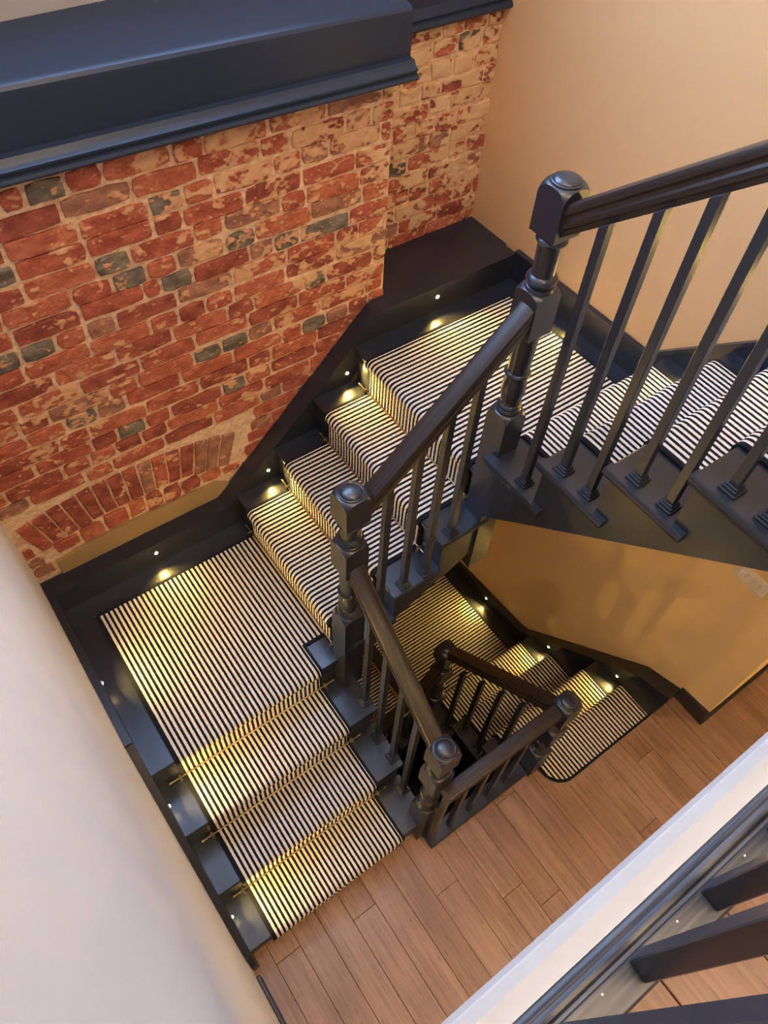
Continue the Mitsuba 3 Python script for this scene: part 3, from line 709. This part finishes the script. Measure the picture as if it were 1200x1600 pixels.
struct('baseboard_left', cbox(XLW, XLW + .018, -4, -1.535, 0, .10, .004), 'm_navy', 'dark skirting board along the foot of the left wall')
fbl = copy_thing(fb_, 0, 0, -STORY, 'dark lower steps glimpsed deep between the balusters')
scene.pop(fbl + '__wall_string', None)
ws2 = Polygon([(.0, -1.6), (.0, -1.38), (.785, -1.38), (.80, -1.368), (1.575, -.647), (2.26, -.645), (2.26, -.95), (1.5, -.9), (.9, -1.6)])
part(fbl, 'wall_string', prism(ws2, 'y', -.0005, .03), 'm_navy')
l2l = copy_thing(L2, DX, 0, -STORY, 'dark lower landing at the foot of the lower steps')
scene.pop(l2l + '__ledge', None); labels.pop(l2l + '__ledge', None)
l1l = copy_thing(L1, 0, 0, -STORY, 'dark landing at the bottom of the stair')
copy_thing(rbb, 0, 0, -STORY, 'striped carpet on the deep lower steps, glimpsed between the balusters')
copy_thing(lc1, 0, 0, -STORY, 'striped carpet on the lowest landing')
rl = runner('striped carpet on the lower steps that end at the wood floor', 'y', noD, zsD, -4 * R, -1.57, CC[0] + DX, CC[1] + DX)
def end_carpet():
    x0, x1 = CC[0] + DX, CC[1] + DX - .015
    arc = [(x0 + .012 + .105 + .105 * math.cos(t), -1.575 + .105 * math.sin(t)) for t in np.linspace(math.pi, 1.5 * math.pi, 10)]
    poly = Polygon([(x0 + .012, -1.565)] + arc + [(x1, -1.68), (x1, -1.565)])
    part(rl, 'pile', ply_uv(prism(poly, 'z', -.001, .0085), lambda v: v[:, 0] - x0 - .0135, lambda v: v[:, 1]), None, label='black and cream striped pile')
    part(rl, 'binding', prism(LineString([(x0 + .006, -1.56)] + [(a - .006, b - .005) for a, b in arc] + [(x1 + .02, -1.685)]).buffer(.006, cap_style=2), 'z', -.002, .009), 'm_binding', label='black edge binding')
    part(rl, 'edge_strip', prism(LineString([(x0 - .004, -1.56)] + [(a - .014, b - .012) for a, b in arc] + [(x1 + .03, -1.692)]).buffer(.0025, cap_style=2), 'z', -.004, .004), 'm_steel', label='thin metal edge strip')
end_carpet()
def l2l_carpet():
    t = thing('landing_carpet', 'striped carpet on the lower landing, lit by a step light under the beige wall', 'carpet')
    poly = Polygon([(1.528, -.756), (1.528, -.096), (2.164, -.096), (2.164, YC - .012), (CC[0] + DX, YC - .012), (CC[0] + DX, -.756)])
    flat_carpet(t, poly, -4 * R, lambda v: v[:, 1] - CB[0] - .0135, lambda v: v[:, 0], [[(1.528, -.102), (2.158, -.102), (2.158, YC - .012)]])
l2l_carpet()
for k in range(1, 4):
    rod('y', noD[k] - .004, zsD[k - 1] + .014, CC[0] + DX - .045, CC[1] + DX + .045, 'brass stair rod on the lower steps, ' + ['', 'lowest of three', 'middle of three', 'nearest to the wood floor'][k], 'brass rods of the lower steps')
for k in range(4):
    copy_thing(brods[k], 0, 0, -STORY, 'brass stair rod deep below between the balusters, number %s from the bottom' % ['one', 'two', 'three', 'four'][k], 'brass rods of the deep lower steps')
for k in range(1, 6):
    rod('y', noC[k] - .004, zsC[k - 1] + .014, CC[0] - .045, CC[1] + .045, 'brass stair rod behind the long rising balustrade, ' + ['', 'first', 'second', 'third', 'fourth', 'fifth'][k] + ' from the tall newel', 'brass rods of the steps by the right wall')

# ------------------------------------------------------------------ switch plate on the beige wall under the upper flight
sw = thing('light_switch', 'white switch plate on the beige wall below the upper flight', 'light switch')
part(sw, 'plate', cbox(2.332, 2.342, -1.679, -1.533, 1.028, 1.113, .003), 'm_plastic')
for i in range(4):
    y = -1.654 + i * .0325
    part(sw, 'rocker', cbox(2.324, 2.333, y - .007, y + .007, 1.056, 1.085, .0015), 'm_plastic')

# ------------------------------------------------------------------ unseen lamps of stairwell and hall, all out of view, placed for their light
def emit(key, c, w): scene[key]['emitter'] = {'type': 'area', 'radiance': rgb(*c), 'sampling_weight': w}
def unseen_flat_light(label, x, y, w, d, z, c):  # panel out of view, placed to light walls, brick and treads from above
    t = thing('unseen_ceiling_light', label, 'ceiling light', 'unseen flat ceiling lights')
    part(t, 'frame', prism(sbox(x - w / 2 - .03, y - d / 2 - .03, x + w / 2 + .03, y + d / 2 + .03).difference(sbox(x - w / 2, y - d / 2, x + w / 2, y + d / 2)), 'z', z - .05, z), 'm_fitting')
    q = trimesh.Trimesh([(x - w / 2, y - d / 2, z - .035), (x + w / 2, y - d / 2, z - .035), (x + w / 2, y + d / 2, z - .035), (x - w / 2, y + d / 2, z - .035)], [(0, 2, 1), (0, 3, 2)], process=False)
    emit(part(t, 'diffuser', q, 'm_plastic'), c, 1.4)
unseen_flat_light('unseen flat square ceiling light above the upper landing', .95, -2.75, 1.1, 1.1, CEIL, UNSEEN_PANEL)
unseen_flat_light('unseen flat square ceiling light above the stairwell', .75, -1.25, .8, .8, CEIL, UNSEEN_PANEL)
def bulb(name, label, cat, p, r, c, group=None, drop=0):
    t = thing(name, label, cat, group)
    m = trimesh.creation.icosphere(2, r); m.apply_translation(p)
    emit(part(t, 'globe', m, 'm_plastic', True), c, .6)
    part(t, 'cord', tube(((p[0], p[1], p[2] + r * .8), (p[0], p[1], CEIL)), .003, 6), 'm_fitting')
    part(t, 'cap', tube(((p[0], p[1], p[2] + r * .75), (p[0], p[1], p[2] + r + .05)), .025, 16), 'm_brass', 30)
for i, (x, y, z) in enumerate(((1.55, -.75, 4.35), (1.75, -.55, 4.5), (1.35, -.5, 4.25))):  # globes out of view, placed to warm the right wall and the recess
    bulb('unseen_pendant_lamp', 'unseen warm globe pendant high above the stairwell, %s of three' % ('lowest', 'highest', 'middle')[(1, 2, 0)[i] if False else i], 'pendant lamp', (x, y, z), .06, UNSEEN_PENDANT, 'unseen globe pendants')
for i, (x, y) in enumerate(((.35, -2.5), (1.15, -2.5), (2.0, -3.5), (3.2, -2.6))):  # downlights out of view, placed to brighten the wood floor and gold wall
    t = thing('unseen_hall_downlight', 'unseen round downlight in the hall ceiling, ' + ('nearest to the left wall', 'beyond the level balustrade', 'deepest in the hall', 'in the side passage')[i], 'downlight', 'unseen hall downlights')
    ringm = to_tri(lathe([(.05, 0), (.052, .006), (.05, .012)], 32) - m3.Manifold.cylinder(.1, .04, .04, 32).translate([0, 0, -.05]))
    ringm.apply_translation([x, y, 2.019]); part(t, 'ring', ringm, 'm_fitting', 30)
    a = np.linspace(0, 2 * math.pi, 24, endpoint=False)
    q = trimesh.Trimesh(np.vstack([[x, y, 2.024], np.c_[x + .04 * np.cos(a), y + .04 * np.sin(a), np.full(24, 2.024)]]), [(0, 1 + (i + 1) % 24, 1 + i) for i in range(24)], process=False)
    emit(part(t, 'lens', q, 'm_plastic'), UNSEEN_HALL, .5)
